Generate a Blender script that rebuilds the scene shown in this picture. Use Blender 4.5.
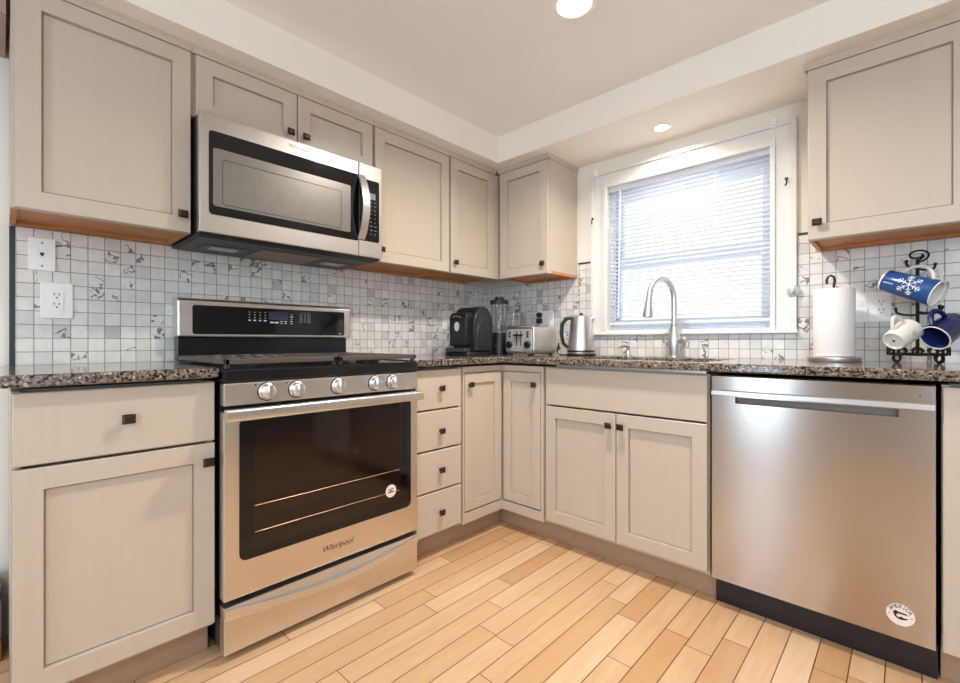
import bpy, bmesh, math, random
from mathutils import Vector, Matrix
for o in list(bpy.data.objects): bpy.data.objects.remove(o)
SC = bpy.context.scene
COL = SC.collection
PI = math.pi
random.seed(7)

# ------------------------------------------------------------------ camera, sky, daylight and fill, exposure
cam_d = bpy.data.cameras.new('camera'); cam = bpy.data.objects.new('camera', cam_d); COL.objects.link(cam)
cam.location = (2.2071, -2.4716, .9977); cam.rotation_euler = (PI/2, 0, .7575)
cam_d.sensor_width = 36; cam_d.lens = 452.9/960*36; cam_d.clip_start = .01
SC.camera = cam
W = bpy.data.worlds.new('sky'); SC.world = W; W.use_nodes = True
bg = W.node_tree.nodes['Background']; bg.inputs[0].default_value = (.93, .97, 1, 1); bg.inputs[1].default_value = 1.25
def area(name, loc, rot, sx, sy, power, col, parent=None, spread=None, disk=False):
    d = bpy.data.lights.new(name, 'AREA'); d.shape = 'DISK' if disk else 'RECTANGLE'; d.size = sx; d.size_y = sy
    d.energy = power; d.color = col
    if spread: d.spread = spread
    o = bpy.data.objects.new(name, d); COL.objects.link(o); o.location = loc; o.rotation_euler = rot
    if parent: o.parent = parent
    return o
DAY = (.60, .79, 1)
area('fill_daylight_rear', (1.12, -4.13, 1.2), (PI/2, 0, 0), .36, 1.7, 16, DAY)                  # added light of an unseen narrow window, sized to the dishwasher highlight
area('fill_daylight_corner', (3.15, -4.13, 1.45), (PI/2, 0, 0), 1.1, 1.2, 38, DAY)                  # added fill, standing as a wider unseen window in the same wall
area('fill_daylight_side', (3.93, -2.6, 1.3), (0, PI/2, 0), 1.4, 1.4, 7, (.62, .80, 1))               # added fill, standing as an unseen glazed door in the right-hand wall
po = area('daylight_sink', (1.33, .16, 1.48), (-PI/2, 0, 0), .84, .82, 1, DAY); po.data.cycles.is_portal = True
CAN_POWER, CAN_COL = 12.0, (1, .95, .88)
SC.view_settings.view_transform = 'Standard'; SC.view_settings.look = 'None'
SC.view_settings.gamma = 1; SC.view_settings.use_curve_mapping = False
SC.view_settings.exposure = 0.24
SC.cycles.max_bounces = 10; SC.cycles.diffuse_bounces = 6; SC.cycles.glossy_bounces = 5
SC.cycles.transparent_max_bounces = 12; SC.cycles.sample_clamp_indirect = 6
SC.cycles.use_denoising = True

# ------------------------------------------------------------------ materials
def S(r, g, b):
    f = lambda c: (c/255/12.92) if c/255 <= .04045 else ((c/255+.055)/1.055)**2.4
    return (f(r), f(g), f(b), 1)
class NT:
    def __init__(s, name):
        s.m = bpy.data.materials.new(name); s.m.use_nodes = True; s.t = s.m.node_tree
        s.b = s.t.nodes['Principled BSDF']
    def n(s, typ, **kw):
        x = s.t.nodes.new(typ)
        for k, v in kw.items(): setattr(x, k, v)
        return x
    def l(s, a, b): s.t.links.new(a, b)
    def val(s, sock, v):
        if hasattr(v, 'links') or hasattr(v, 'is_output'): s.l(v, sock)
        else: sock.default_value = v
    def math(s, op, a, b=None, c=None):
        x = s.n('ShaderNodeMath', operation=op); s.val(x.inputs[0], a)
        if b is not None: s.val(x.inputs[1], b)
        if c is not None: s.val(x.inputs[2], c)
        return x.outputs[0]
    def mix(s, f, a, b, mode='MIX'):
        x = s.n('ShaderNodeMix', data_type='RGBA', blend_type=mode); s.val(x.inputs[0], f); s.val(x.inputs[6], a); s.val(x.inputs[7], b)
        return x.outputs[2]
    def ramp(s, f, stops, interp='LINEAR'):
        x = s.n('ShaderNodeValToRGB'); x.color_ramp.interpolation = interp; s.l(f, x.inputs[0]); e = x.color_ramp.elements
        while len(e) < len(stops): e.new(.5)
        for q, (p, c) in zip(e, stops): q.position = p; q.color = c
        return x.outputs[0]
    def noise(s, vec, scale, detail=3, rough=.5, dist=0):
        x = s.n('ShaderNodeTexNoise'); s.l(vec, x.inputs['Vector'])
        x.inputs['Scale'].default_value = scale; x.inputs['Detail'].default_value = detail
        x.inputs['Roughness'].default_value = rough; x.inputs['Distortion'].default_value = dist
        return x.outputs['Fac']
    def pos(s, sc=(1, 1, 1)):
        g = s.n('ShaderNodeNewGeometry'); x = s.n('ShaderNodeVectorMath', operation='MULTIPLY')
        s.l(g.outputs['Position'], x.inputs[0]); x.inputs[1].default_value = sc
        return x.outputs[0]
    def objpos(s, sc=(1, 1, 1)):
        g = s.n('ShaderNodeTexCoord'); x = s.n('ShaderNodeVectorMath', operation='MULTIPLY')
        s.l(g.outputs['Object'], x.inputs[0]); x.inputs[1].default_value = sc
        return x.outputs[0]
    def bump(s, h, strength, dist=.001):
        x = s.n('ShaderNodeBump'); x.inputs['Strength'].default_value = strength; x.inputs['Distance'].default_value = dist
        s.l(h, x.inputs['Height']); s.l(x.outputs[0], s.b.inputs['Normal'])
    def set(s, **kw):
        for k, v in kw.items(): s.val(s.b.inputs[k.replace('_', ' ')], v)
        return s.m
def plain(name, col, rough=.5, metal=0, var=.04, scale=30, **kw):
    t = NT(name); f = t.noise(t.pos(), scale, 3)
    c2 = tuple(min(1, c*(1+var)) for c in col[:3])+(1,); c1 = tuple(c*(1-var) for c in col[:3])+(1,)
    t.set(Base_Color=t.ramp(f, [(.3, c1), (.7, c2)]), Roughness=rough, Metallic=metal)
    for k, v in kw.items(): t.b.inputs[k.replace('_', ' ')].default_value = v
    return t.m
def paint_cab():
    t = NT('taupe_cabinet_paint')
    g = t.noise(t.pos((60, 60, 2.2)), 1, 4, .6)
    bl = t.noise(t.pos(), 3, 2)
    c = t.mix(t.ramp(g, [(.3, (0, 0, 0, 1)), (.75, (1, 1, 1, 1))]), S(194, 179, 161), S(198, 183, 165))
    c = t.mix(t.math('MULTIPLY', bl, .3), c, S(194, 176, 156))
    t.set(Base_Color=c, Roughness=.36); t.bump(g, .05)
    return t.m
def wood_under():
    t = NT('raw_orange_pine')
    g = t.noise(t.pos((6, 3, 40)), 1.2, 4, .6, .6)
    t.set(Base_Color=t.ramp(g, [(.3, S(176, 112, 56)), (.7, S(206, 144, 84))]), Roughness=.5)
    return t.m
def granite():
    t = NT('speckled_granite'); p = t.pos()
    v = t.n('ShaderNodeTexVoronoi'); t.l(p, v.inputs['Vector']); v.inputs['Scale'].default_value = 170; v.inputs['Randomness'].default_value = 1
    sep = t.n('ShaderNodeSeparateColor'); t.l(v.outputs['Color'], sep.inputs[0])
    cl = t.noise(p, 45, 3, .6); f = t.math('ADD', t.math('MULTIPLY', sep.outputs[0], .55), t.math('MULTIPLY', cl, .55))
    c = t.ramp(f, [(.0, S(26, 23, 24)), (.33, S(40, 34, 33)), (.40, S(88, 80, 72)), (.48, S(122, 108, 94)), (.60, S(144, 130, 114)), (.72, S(104, 95, 88)), (.82, S(180, 170, 154))], 'CONSTANT')
    fine = t.noise(p, 260, 2); c = t.mix(t.math('GREATER_THAN', fine, .62), c, S(40, 34, 34))
    t.set(Base_Color=c, Roughness=.1, Specular_IOR_Level=.5)
    return t.m
def tiles(name, axis, off, PA=.0475):
    t = NT(name); g = t.n('ShaderNodeNewGeometry'); sp = t.n('ShaderNodeSeparateXYZ'); t.l(g.outputs['Position'], sp.inputs[0])
    P = .0475
    a = t.math('DIVIDE', t.math('SUBTRACT', sp.outputs[axis], off), PA); b = t.math('DIVIDE', t.math('SUBTRACT', sp.outputs[2], .914), P)
    ia, ib = t.math('FLOOR', a), t.math('FLOOR', b); fa, fb = t.math('FRACT', a), t.math('FRACT', b)
    cmb = t.n('ShaderNodeCombineXYZ'); t.l(ia, cmb.inputs[0]); t.l(ib, cmb.inputs[1]); cmb.inputs[2].default_value = axis*7+3
    wn = t.n('ShaderNodeTexWhiteNoise'); t.l(cmb.outputs[0], wn.inputs['Vector'])
    sc = t.n('ShaderNodeSeparateColor'); t.l(wn.outputs['Color'], sc.inputs[0]); r1, r2, r3 = sc.outputs
    # per-tile shifted coordinates for veins
    ofs = t.n('ShaderNodeVectorMath', operation='MULTIPLY_ADD'); t.l(wn.outputs['Color'], ofs.inputs[0]); ofs.inputs[1].default_value = (9, 9, 9); t.l(g.outputs['Position'], ofs.inputs[2])
    n1 = t.noise(ofs.outputs[0], 17, 3, .5, .7)
    band = t.math('ABSOLUTE', t.math('SUBTRACT', n1, .5))
    vein = t.math('MULTIPLY', t.math('LESS_THAN', band, .024), t.math('GREATER_THAN', r2, .78))
    n2 = t.noise(ofs.outputs[0], 14, 3)
    vein = t.math('MULTIPLY', vein, t.math('GREATER_THAN', n2, .46))
    cloud = t.noise(ofs.outputs[0], 30, 3, .6)
    base = t.ramp(r1, [(0, S(220, 216, 207)), (.3, S(230, 226, 217)), (.8, S(237, 233, 224)), (.95, S(216, 213, 207)), (1, S(190, 188, 185))])
    base = t.mix(t.math('MULTIPLY', t.ramp(cloud, [(.42, (0, 0, 0, 1)), (.7, (1, 1, 1, 1))]), .22), base, S(170, 170, 172))
    base = t.mix(t.math('MULTIPLY', vein, .8), base, S(84, 80, 82))
    ea = t.math('MINIMUM', fa, t.math('SUBTRACT', 1, fa)); eb = t.math('MINIMUM', fb, t.math('SUBTRACT', 1, fb))
    ed = t.math('MINIMUM', ea, eb); gr = t.math('LESS_THAN', ed, .024)
    c = t.mix(gr, base, S(138, 134, 130))
    t.set(Base_Color=c, Roughness=t.math('MULTIPLY_ADD', gr, .4, .28)); t.bump(t.ramp(ed, [(.015, (0, 0, 0, 1)), (.05, (1, 1, 1, 1))]), .5, .0015)
    return t.m
def floorboards():
    t = NT('maple_floorboards'); g = t.n('ShaderNodeNewGeometry'); sp = t.n('ShaderNodeSeparateXYZ'); t.l(g.outputs['Position'], sp.inputs[0])
    a = t.math('DIVIDE', t.math('SUBTRACT', sp.outputs[0], 1.673), .0805); ia, fa = t.math('FLOOR', a), t.math('FRACT', a)
    w1 = t.n('ShaderNodeTexWhiteNoise', noise_dimensions='1D'); t.l(ia, w1.inputs['W'])
    b = t.math('ADD', t.math('DIVIDE', sp.outputs[1], .74), t.math('MULTIPLY', w1.outputs['Value'], 7.3)); ib, fb = t.math('FLOOR', b), t.math('FRACT', b)
    cmb = t.n('ShaderNodeCombineXYZ'); t.l(ia, cmb.inputs[0]); t.l(ib, cmb.inputs[1])
    w2 = t.n('ShaderNodeTexWhiteNoise'); t.l(cmb.outputs[0], w2.inputs['Vector'])
    mul = t.n('ShaderNodeVectorMath', operation='MULTIPLY'); t.l(g.outputs['Position'], mul.inputs[0]); mul.inputs[1].default_value = (30, 3.2, 1)
    of = t.n('ShaderNodeVectorMath', operation='MULTIPLY_ADD'); t.l(w2.outputs['Color'], of.inputs[0]); of.inputs[1].default_value = (40, 40, 40); t.l(mul.outputs[0], of.inputs[2])
    gr = t.noise(of.outputs[0], .9, 5, .6, .8)
    base = t.ramp(w2.outputs['Value'], [(0, S(194, 152, 108)), (.25, S(206, 168, 126)), (.7, S(214, 178, 138)), (1, S(222, 192, 156))])
    c = t.mix(t.ramp(gr, [(.35, (0, 0, 0, 1)), (.75, (1, 1, 1, 1))]), base, t.mix(.34, base, S(186, 122, 68)))
    e1 = t.math('MINIMUM', fa, t.math('SUBTRACT', 1, fa)); e2 = t.math('MINIMUM', fb, t.math('SUBTRACT', 1, fb))
    gap = t.math('MAXIMUM', t.math('LESS_THAN', e1, .02), t.math('LESS_THAN', e2, .0018))
    c = t.mix(t.math('MULTIPLY', gap, .95), c, S(92, 52, 26))
    t.set(Base_Color=c, Roughness=t.math('MULTIPLY_ADD', gr, .1, .26)); return t.m
def steel(name, col, rough=.28, aniso=.0, stretch=(2, 2, 300)):
    t = NT(name); n = t.noise(t.pos(stretch), 1, 3, .6)
    t.set(Base_Color=t.ramp(n, [(.3, tuple(c*.975 for c in col[:3])+(1,)), (.7, col)]), Metallic=1, Roughness=t.math('MULTIPLY_ADD', n, .03, rough-.015))
    if aniso:
        tg = t.n('ShaderNodeTangent', direction_type='RADIAL', axis='Z'); t.l(tg.outputs[0], t.b.inputs['Tangent']); t.b.inputs['Anisotropic'].default_value = aniso; t.b.inputs['Anisotropic Rotation'].default_value = .25
    return t.m
def glassy(name, tint=(1, 1, 1, 1), refl=.06, rough=.02):
    m = bpy.data.materials.new(name); m.use_nodes = True; t = m.node_tree; t.nodes.clear()
    o = t.nodes.new('ShaderNodeOutputMaterial'); mx = t.nodes.new('ShaderNodeMixShader'); a = t.nodes.new('ShaderNodeBsdfTransparent'); b = t.nodes.new('ShaderNodeBsdfGlossy'); f = t.nodes.new('ShaderNodeLayerWeight')
    a.inputs[0].default_value = tint; b.inputs['Roughness'].default_value = rough; f.inputs[0].default_value = .25
    mp = t.nodes.new('ShaderNodeMath'); mp.operation = 'MULTIPLY_ADD'; mp.inputs[1].default_value = .5; mp.inputs[2].default_value = refl; mp.use_clamp = True
    t.links.new(f.outputs['Fresnel'], mp.inputs[0]); t.links.new(mp.outputs[0], mx.inputs[0]); t.links.new(a.outputs[0], mx.inputs[1]); t.links.new(b.outputs[0], mx.inputs[2]); t.links.new(mx.outputs[0], o.inputs[0])
    return m
def emit(name, col, s):
    t = NT(name); t.set(Base_Color=(.03, .03, .03, 1), Emission_Color=col, Emission_Strength=s); return t.m
def blindmat():
    t = NT('white_blind_slat'); tr = t.n('ShaderNodeBsdfTranslucent'); tr.inputs[0].default_value = (.8, .84, .9, 1)
    mx = t.n('ShaderNodeMixShader'); mx.inputs[0].default_value = .15; t.l(t.b.outputs[0], mx.inputs[1]); t.l(tr.outputs[0], mx.inputs[2])
    t.l(mx.outputs[0], t.t.nodes['Material Output'].inputs[0]); t.set(Base_Color=S(236, 238, 242), Roughness=.4); return t.m
M = dict(
    cab=paint_cab(), pine=wood_under(), granite=granite(), tileA=tiles('marble_mosaic_left', 1, -2.2035), tileB=tiles('marble_mosaic_back', 0, 1.610, .0465), floor=floorboards(),
    steel=steel('brushed_steel', S(222, 217, 212), .30), dw=steel('brushed_steel_vertical', S(196, 189, 182), .22, .75, (300, 300, 2)), mwsteel=steel('microwave_steel', S(190, 184, 177), .40), bright=steel('polished_steel', S(228, 226, 224), .28),
    nickel=steel('satin_nickel', S(226, 225, 222), .36), chrome=steel('chrome', S(226, 226, 228), .08), filt=steel('filter_mesh', S(150, 120, 96), .4),
    bronze=plain('dark_bronze', S(70, 54, 46), .34, .8), iron=plain('black_wrought_iron', S(38, 30, 27), .45, .5),
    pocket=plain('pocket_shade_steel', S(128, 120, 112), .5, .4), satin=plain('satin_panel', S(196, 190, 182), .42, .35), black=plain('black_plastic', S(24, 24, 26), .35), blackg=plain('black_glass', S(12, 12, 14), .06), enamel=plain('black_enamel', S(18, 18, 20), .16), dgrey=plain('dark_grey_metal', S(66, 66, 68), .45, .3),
    grate=plain('cast_iron_grate', S(92, 84, 76), .42, .3), ovenwin=plain('oven_window_glass', S(30, 18, 13), .07), micwin=plain('reflection_grey_window', S(132, 127, 120), .30, .45),  # microwave window: grey of the reflected room is put into its colour
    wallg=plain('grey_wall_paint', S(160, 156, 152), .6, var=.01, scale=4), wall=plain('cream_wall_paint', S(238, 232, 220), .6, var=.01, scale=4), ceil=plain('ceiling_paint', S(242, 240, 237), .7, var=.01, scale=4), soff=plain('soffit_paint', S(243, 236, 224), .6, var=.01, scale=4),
    trim=plain('white_trim_paint', S(232, 228, 222), .3, var=.01), vinyl=plain('shade_tinted_white_vinyl', S(222, 230, 242), .35, var=.01), blind=blindmat(), white=plain('white_plastic', S(250, 248, 243), .3, var=.005),  # vinyl: bluish cast of the shaded sash is put into its colour
    slot=plain('dark_slot', S(36, 34, 33), .5), strip=plain('dark_stone_edge', S(44, 44, 42), .3), glass=glassy('window_glass'), jar=glassy('clear_jar', (.93, .95, .96, 1), .1), paper=plain('paper_towel', S(238, 234, 228), .8, var=.015, scale=120),
    ceram=plain('cream_ceramic', S(232, 226, 214), .15, var=.01), blue=plain('mid_blue_glaze', S(38, 80, 138), .2), cobalt=plain('cobalt_glaze', S(22, 30, 78), .15), cobin=plain('cobalt_inside', S(40, 52, 112), .15),
    legend=plain('white_legend', S(206, 206, 204), .5), faint=plain('grey_legend', S(150, 150, 150), .5), ink=plain('black_ink', S(22, 20, 20), .5), stick=plain('sticker_white', S(240, 222, 210), .45), display=emit('display_violet', S(60, 50, 120), .12), lcd=emit('display_green', S(120, 150, 140), .7),
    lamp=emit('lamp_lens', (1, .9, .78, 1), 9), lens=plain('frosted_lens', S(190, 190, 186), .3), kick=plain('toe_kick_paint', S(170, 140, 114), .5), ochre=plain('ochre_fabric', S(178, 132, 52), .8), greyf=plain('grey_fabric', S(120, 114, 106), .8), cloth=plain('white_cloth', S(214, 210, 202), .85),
    dullblue=plain('gap_and_print_blue', S(58, 84, 110), .6), pinkw=plain('taupe_overhead_board', S(160, 136, 122), .5), grey=plain('grey_ridges', S(60, 60, 62), .35),
)

# ------------------------------------------------------------------ mesh helpers
def NB(): return bmesh.new()
def box(bm, x0, x1, y0, y1, z0, z1):
    vs = [bm.verts.new((x, y, z)) for x in (x0, x1) for y in (y0, y1) for z in (z0, z1)]
    for f in ((0, 1, 3, 2), (4, 6, 7, 5), (0, 4, 5, 1), (2, 3, 7, 6), (0, 2, 6, 4), (1, 5, 7, 3)): bm.faces.new([vs[i] for i in f])
    return bm
def frame(d):
    d = Vector(d).normalized(); a = Vector((0, 0, 1)) if abs(d.z) < .9 else Vector((1, 0, 0))
    u = d.cross(a).normalized(); return u, d.cross(u).normalized()
def tube(bm, pts, r, seg=8, closed=False):
    pts = [Vector(p) for p in pts]; n = len(pts); rings = []
    rs = r if isinstance(r, (list, tuple)) else [r]*n
    u = None
    for i, p in enumerate(pts):
        d = (pts[(i+1) % n]-pts[i-1]) if closed else (pts[min(i+1, n-1)]-pts[max(i-1, 0)])
        d.normalize()
        if u is None: u, _ = frame(d)
        u = (u-d*u.dot(d)).normalized(); v = d.cross(u)
        rings.append([bm.verts.new(p+(u*math.cos(k*2*PI/seg)+v*math.sin(k*2*PI/seg))*rs[i]) for k in range(seg)])
    for i in range(n if closed else n-1):
        a, b = rings[i], rings[(i+1) % n]
        for k in range(seg): bm.faces.new((a[k], a[(k+1) % seg], b[(k+1) % seg], b[k]))
    if not closed: bm.faces.new(rings[0]); bm.faces.new(rings[-1])
    return bm
def lathe(bm, prof, c=(0, 0, 0), seg=32, mat=None):
    c = Vector(c); rings = []
    for r, z in prof:
        if r < 1e-6: ring = [bm.verts.new(c+Vector((0, 0, z)))]
        else: ring = [bm.verts.new(c+Vector((r*math.cos(k*2*PI/seg), r*math.sin(k*2*PI/seg), z))) for k in range(seg)]
        rings.append(ring)
    for a, b in zip(rings, rings[1:]):
        for k in range(seg):
            q = [a[k % len(a)], a[(k+1) % len(a)], b[(k+1) % len(b)], b[k % len(b)]]
            q = list(dict.fromkeys(q))
            if len(q) > 2: bm.faces.new(q)
    for e in (rings[0], rings[-1]):
        if len(e) > 2: bm.faces.new(e)
    if mat is not None: bm.transform(mat)
    return bm
def prism(bm, poly, fn, d0, d1):
    a = [bm.verts.new(fn(p, q, d0)) for p, q in poly]; b = [bm.verts.new(fn(p, q, d1)) for p, q in poly]
    bm.faces.new(a); bm.faces.new(b)
    for i in range(len(a)): j = (i+1) % len(a); bm.faces.new((a[i], a[j], b[j], b[i]))
    return bm
FA = lambda a, z, d: Vector((d, a, z))          # plane parallel to the left wall: a runs along y, d out of the wall
FB = lambda a, z, d: Vector((a, -d, z))         # plane parallel to the back wall
FZ = lambda a, b, d: Vector((a, b, d))
def rrect(a0, a1, z0, z1, r, n=5):
    out = []
    for cx, cz, s in ((a1-r, z1-r, 0), (a0+r, z1-r, 1), (a0+r, z0+r, 2), (a1-r, z0+r, 3)):
        for k in range(n+1):
            t = (s+k/n)*PI/2; out.append((cx+r*math.cos(t), cz+r*math.sin(t)))
    return out
def circ(a, z, r, n=28): return [(a+r*math.cos(k*2*PI/n), z+r*math.sin(k*2*PI/n)) for k in range(n)]
def fbox(bm, fn, a0, a1, z0, z1, d0, d1): return prism(bm, [(a0, z0), (a1, z0), (a1, z1), (a0, z1)], fn, d0, d1)
def shaker(bm, fn, a0, a1, z0, z1, d1, th=.02, st=.056, rec=.0115):
    def ring(i, d): return [bm.verts.new(fn(a, z, d)) for a, z in ((a0+i, z0+i), (a1-i, z0+i), (a1-i, z1-i), (a0+i, z1-i))]
    R = [ring(0, d1-th), ring(0, d1-.002), ring(.002, d1), ring(st-.001, d1), ring(st, d1-rec-.005), ring(st+.003, d1-rec-.005), ring(st+.0035, d1-rec)]
    bm.faces.new(R[0]); bm.faces.new(R[-1])
    for p, q in zip(R, R[1:]):
        for k in range(4): bm.faces.new((p[k], p[(k+1) % 4], q[(k+1) % 4], q[k]))
    return bm
def slab_front(bm, fn, a0, a1, z0, z1, d1, th=.02):
    def ring(i, d): return [bm.verts.new(fn(a, z, d)) for a, z in ((a0+i, z0+i), (a1-i, z0+i), (a1-i, z1-i), (a0+i, z1-i))]
    R = [ring(0, d1-th), ring(0, d1-.003), ring(.003, d1)]
    bm.faces.new(R[0]); bm.faces.new(R[-1])
    for p, q in zip(R, R[1:]):
        for k in range(4): bm.faces.new((p[k], p[(k+1) % 4], q[(k+1) % 4], q[k]))
    return bm
def grid_slab(bm, xs, ys, keep, z0, z1):
    vt = {}
    def v(i, j, z):
        k = (i, j, z)
        if k not in vt: vt[k] = bm.verts.new((xs[i], ys[j], z))
        return vt[k]
    K = {(i, j) for i in range(len(xs)-1) for j in range(len(ys)-1) if keep((xs[i]+xs[i+1])/2, (ys[j]+ys[j+1])/2)}
    for i, j in K:
        bm.faces.new((v(i, j, z1), v(i+1, j, z1), v(i+1, j+1, z1), v(i, j+1, z1))); bm.faces.new((v(i, j, z0), v(i, j+1, z0), v(i+1, j+1, z0), v(i+1, j, z0)))
        for di, dj, e in ((-1, 0, ((i, j), (i, j+1))), (1, 0, ((i+1, j), (i+1, j+1))), (0, -1, ((i, j), (i+1, j))), (0, 1, ((i, j+1), (i+1, j+1)))):
            if (i+di, j+dj) not in K: bm.faces.new((v(*e[0], z0), v(*e[1], z0), v(*e[1], z1), v(*e[0], z1)))
    return bm
def link(name, bm, mat, parent=None, smooth=False, bev=0, origin=None, ang=35):
    bmesh.ops.recalc_face_normals(bm, faces=bm.faces[:])
    if origin is not None: bm.transform(Matrix.Translation(-Vector(origin)))
    me = bpy.data.meshes.new(name); bm.to_mesh(me); bm.free()
    for m in (mat if isinstance(mat, (list, tuple)) else [mat]): me.materials.append(m)
    o = bpy.data.objects.new(name, me); COL.objects.link(o)
    if parent: o.parent = parent
    if smooth:
        for p in me.polygons: p.use_smooth = True
        try: me.set_sharp_from_angle(angle=math.radians(ang))
        except Exception: pass
    if bev:
        b = o.modifiers.new('bevel', 'BEVEL'); b.width = bev; b.segments = 2; b.limit_method = 'ANGLE'; b.angle_limit = math.radians(40)
    return o
class Thing:
    """an Empty at the thing's base; parts are given in world space unless local=True"""
    def __init__(s, name, label, cat, loc=(0, 0, 0), rz=0, group=None, local=False):
        s.o = bpy.data.objects.new(name, None); COL.objects.link(s.o); s.o.empty_display_size = .05
        s.o.location = loc; s.o.rotation_euler = (0, 0, rz); s.org = None if local else Vector(loc)
        s.o['label'] = label; s.o['category'] = cat
        if group: s.o['group'] = group
    def part(s, name, bm, mat, parent=None, **kw): return link(name, bm, mat, parent or s.o, origin=s.org, **kw)
def single(name, label, cat, bm, mat, group=None, **kw):
    o = link(name, bm, mat, **kw); o['label'] = label; o['category'] = cat
    if group: o['group'] = group
    return o
def struct(name, bm, mat, parent=None, **kw):
    o = link(name, bm, mat, parent, **kw)
    if not parent: o['kind'] = 'structure'
    return o
def text_bm(s, size, fn, a, z, d, th=.0004, flip=1, shear=0, rot=0):
    cu = bpy.data.curves.new('t', 'FONT'); cu.body = s; cu.size = size; cu.align_x = 'CENTER'; cu.align_y = 'CENTER'; cu.shear = shear; cu.resolution_u = 3
    ob = bpy.data.objects.new('t', cu); COL.objects.link(ob); dg = bpy.context.evaluated_depsgraph_get()
    me = bpy.data.meshes.new_from_object(ob.evaluated_get(dg)); bm = NB(); bm.from_mesh(me)
    bpy.data.objects.remove(ob); bpy.data.curves.remove(cu); bpy.data.meshes.remove(me)
    r = bmesh.ops.extrude_face_region(bm, geom=bm.faces[:])
    for v in [g for g in r['geom'] if isinstance(g, bmesh.types.BMVert)]: v.co.z += th
    c, sn = math.cos(rot), math.sin(rot)
    for v in bm.verts:
        x, y, zz = v.co; x, y = x*c-y*sn, x*sn+y*c
        v.co = fn(a+x*flip, z+y, d+zz)
    return bm
def knob(T, parent, fn, a, z, d):
    bm = NB(); prism(bm, circ(a, z, .007, 12), fn, d, d+.016)
    def ring(h, dd): return [bm.verts.new(fn(a+sx*h, z+sz*h*.86, dd)) for sx, sz in ((-1, -1), (1, -1), (1, 1), (-1, 1))]
    R = [ring(.008, d+.010), ring(.0155, d+.018), ring(.0155, d+.021), ring(.010, d+.0265)]
    bm.faces.new(R[0]); bm.faces.new(R[-1])
    for p, q in zip(R, R[1:]):
        for k in range(4): bm.faces.new((p[k], p[(k+1) % 4], q[(k+1) % 4], q[k]))
    return T.part('knob', bm, M['bronze'], parent, bev=.0015)

# ------------------------------------------------------------------ the room
XR, YF, ZC = 4.0, -4.2, 2.236
WX0, WX1, WZ0, WZ1 = .907, 1.75, 1.062, 1.914        # window opening over the sink
struct('floor', box(NB(), -.1, XR+.1, YF-.1, .12, -.05, 0), M['floor'])
struct('ceiling', box(NB(), -.1, XR+.1, YF-.1, .12, ZC, ZC+.06), M['ceil'])
struct('wall_left', box(NB(), -.1, 0, YF-.1, .12, 0, ZC), M['wall'])
bm = NB(); box(bm, 0, WX0, 0, .12, 0, ZC); box(bm, WX1, XR, 0, .12, 0, ZC); box(bm, WX0, WX1, 0, .12, 0, WZ0); box(bm, WX0, WX1, 0, .12, WZ1, ZC)
struct('wall_back', bm, M['wall'])
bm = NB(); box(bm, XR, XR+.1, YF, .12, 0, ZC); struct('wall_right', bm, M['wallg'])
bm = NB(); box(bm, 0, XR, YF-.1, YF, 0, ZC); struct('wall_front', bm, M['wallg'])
SF, SZ = .405, 2.077
bm = NB(); grid_slab(bm, [.0005, SF, XR-.001], [-2.6, -SF, -.0005], lambda x, y: x < SF or y > -SF, SZ, ZC-.0005)
struct('soffit_beam', bm, M['soff'])
# marble mosaic
TT = .008
bm = NB(); box(bm, .0003, TT, -2.439, -.0003, .9175, 1.3895); struct('wall_left_tile', bm, M['tileA'])
bm = NB()
for a0, a1, z1 in ((TT, .72, 1.3895), (.72, .808, 1.474), (.808, 1.846, 1.034), (1.846, 1.91, 1.474), (1.91, 2.85, 1.3895)): box(bm, a0, a1, -TT, -.0003, .9175, z1)
struct('wall_back_tile', bm, M['tileB'])
struct('trim_1', box(NB(), .0003, .011, -2.453, -2.4395, .9175, 1.388), M['strip'])
struct('trim_2', box(NB(), .72, .806, -.012, -.0003, 1.4745, 1.484), M['strip'])
struct('trim_3', box(NB(), 1.848, 1.91, -.012, -.0003, 1.4745, 1.484), M['strip'])
bm = NB(); box(bm, .0003, .30, -3.35, -2.462, 1.95, 2.0765); struct('trim_4', bm, M['pinkw'])

# window over the sink
wr = bpy.data.objects.new('window_1', None); COL.objects.link(wr); wr.location = (1.33, 0, WZ0); wr['kind'] = 'structure'
def wpart(n, bm, mat, parent=None, **kw): return link(n, bm, mat, parent or wr, origin=wr.location, **kw)
bm = NB()      # casing: flat board, raised inner bead and outer back-band
for (i0, i1, th) in ((-.009, .012, .026), (.012, .072, .016), (.072, .094, .027)):
    for a0, a1, z0, z1 in ((WX0-i1, WX0-i0, WZ0-.012, WZ1+i1), (WX1+i0, WX1+i1, WZ0-.012, WZ1+i1), (WX0-i0, WX1+i0, WZ1+i0, WZ1+i1)):
        box(bm, a0, a1, -th, -.0004, z0, z1)
wpart('casing', bm, M['trim'], bev=.002)
bm = NB(); box(bm, .805, 1.849, -.036, -.0004, 1.036, WZ0-.012); box(bm, WX0, WX1, -.02, .05, WZ0-.012, WZ0-.0005); wpart('window_sill', bm, M['trim'], bev=.002)
bm = NB(); j = .018      # vinyl frame in the opening
for a0, a1, z0, z1 in ((WX0+.0005, WX0+j, WZ0, WZ1-.0005), (WX1-j, WX1-.0005, WZ0, WZ1-.0005), (WX0+j, WX1-j, WZ1-j, WZ1-.0005), (WX0+j, WX1-j, WZ0, WZ0+j)): box(bm, a0, a1, .045, .115, z0, z1)
wpart('window_frame', bm, M['vinyl'])
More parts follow.
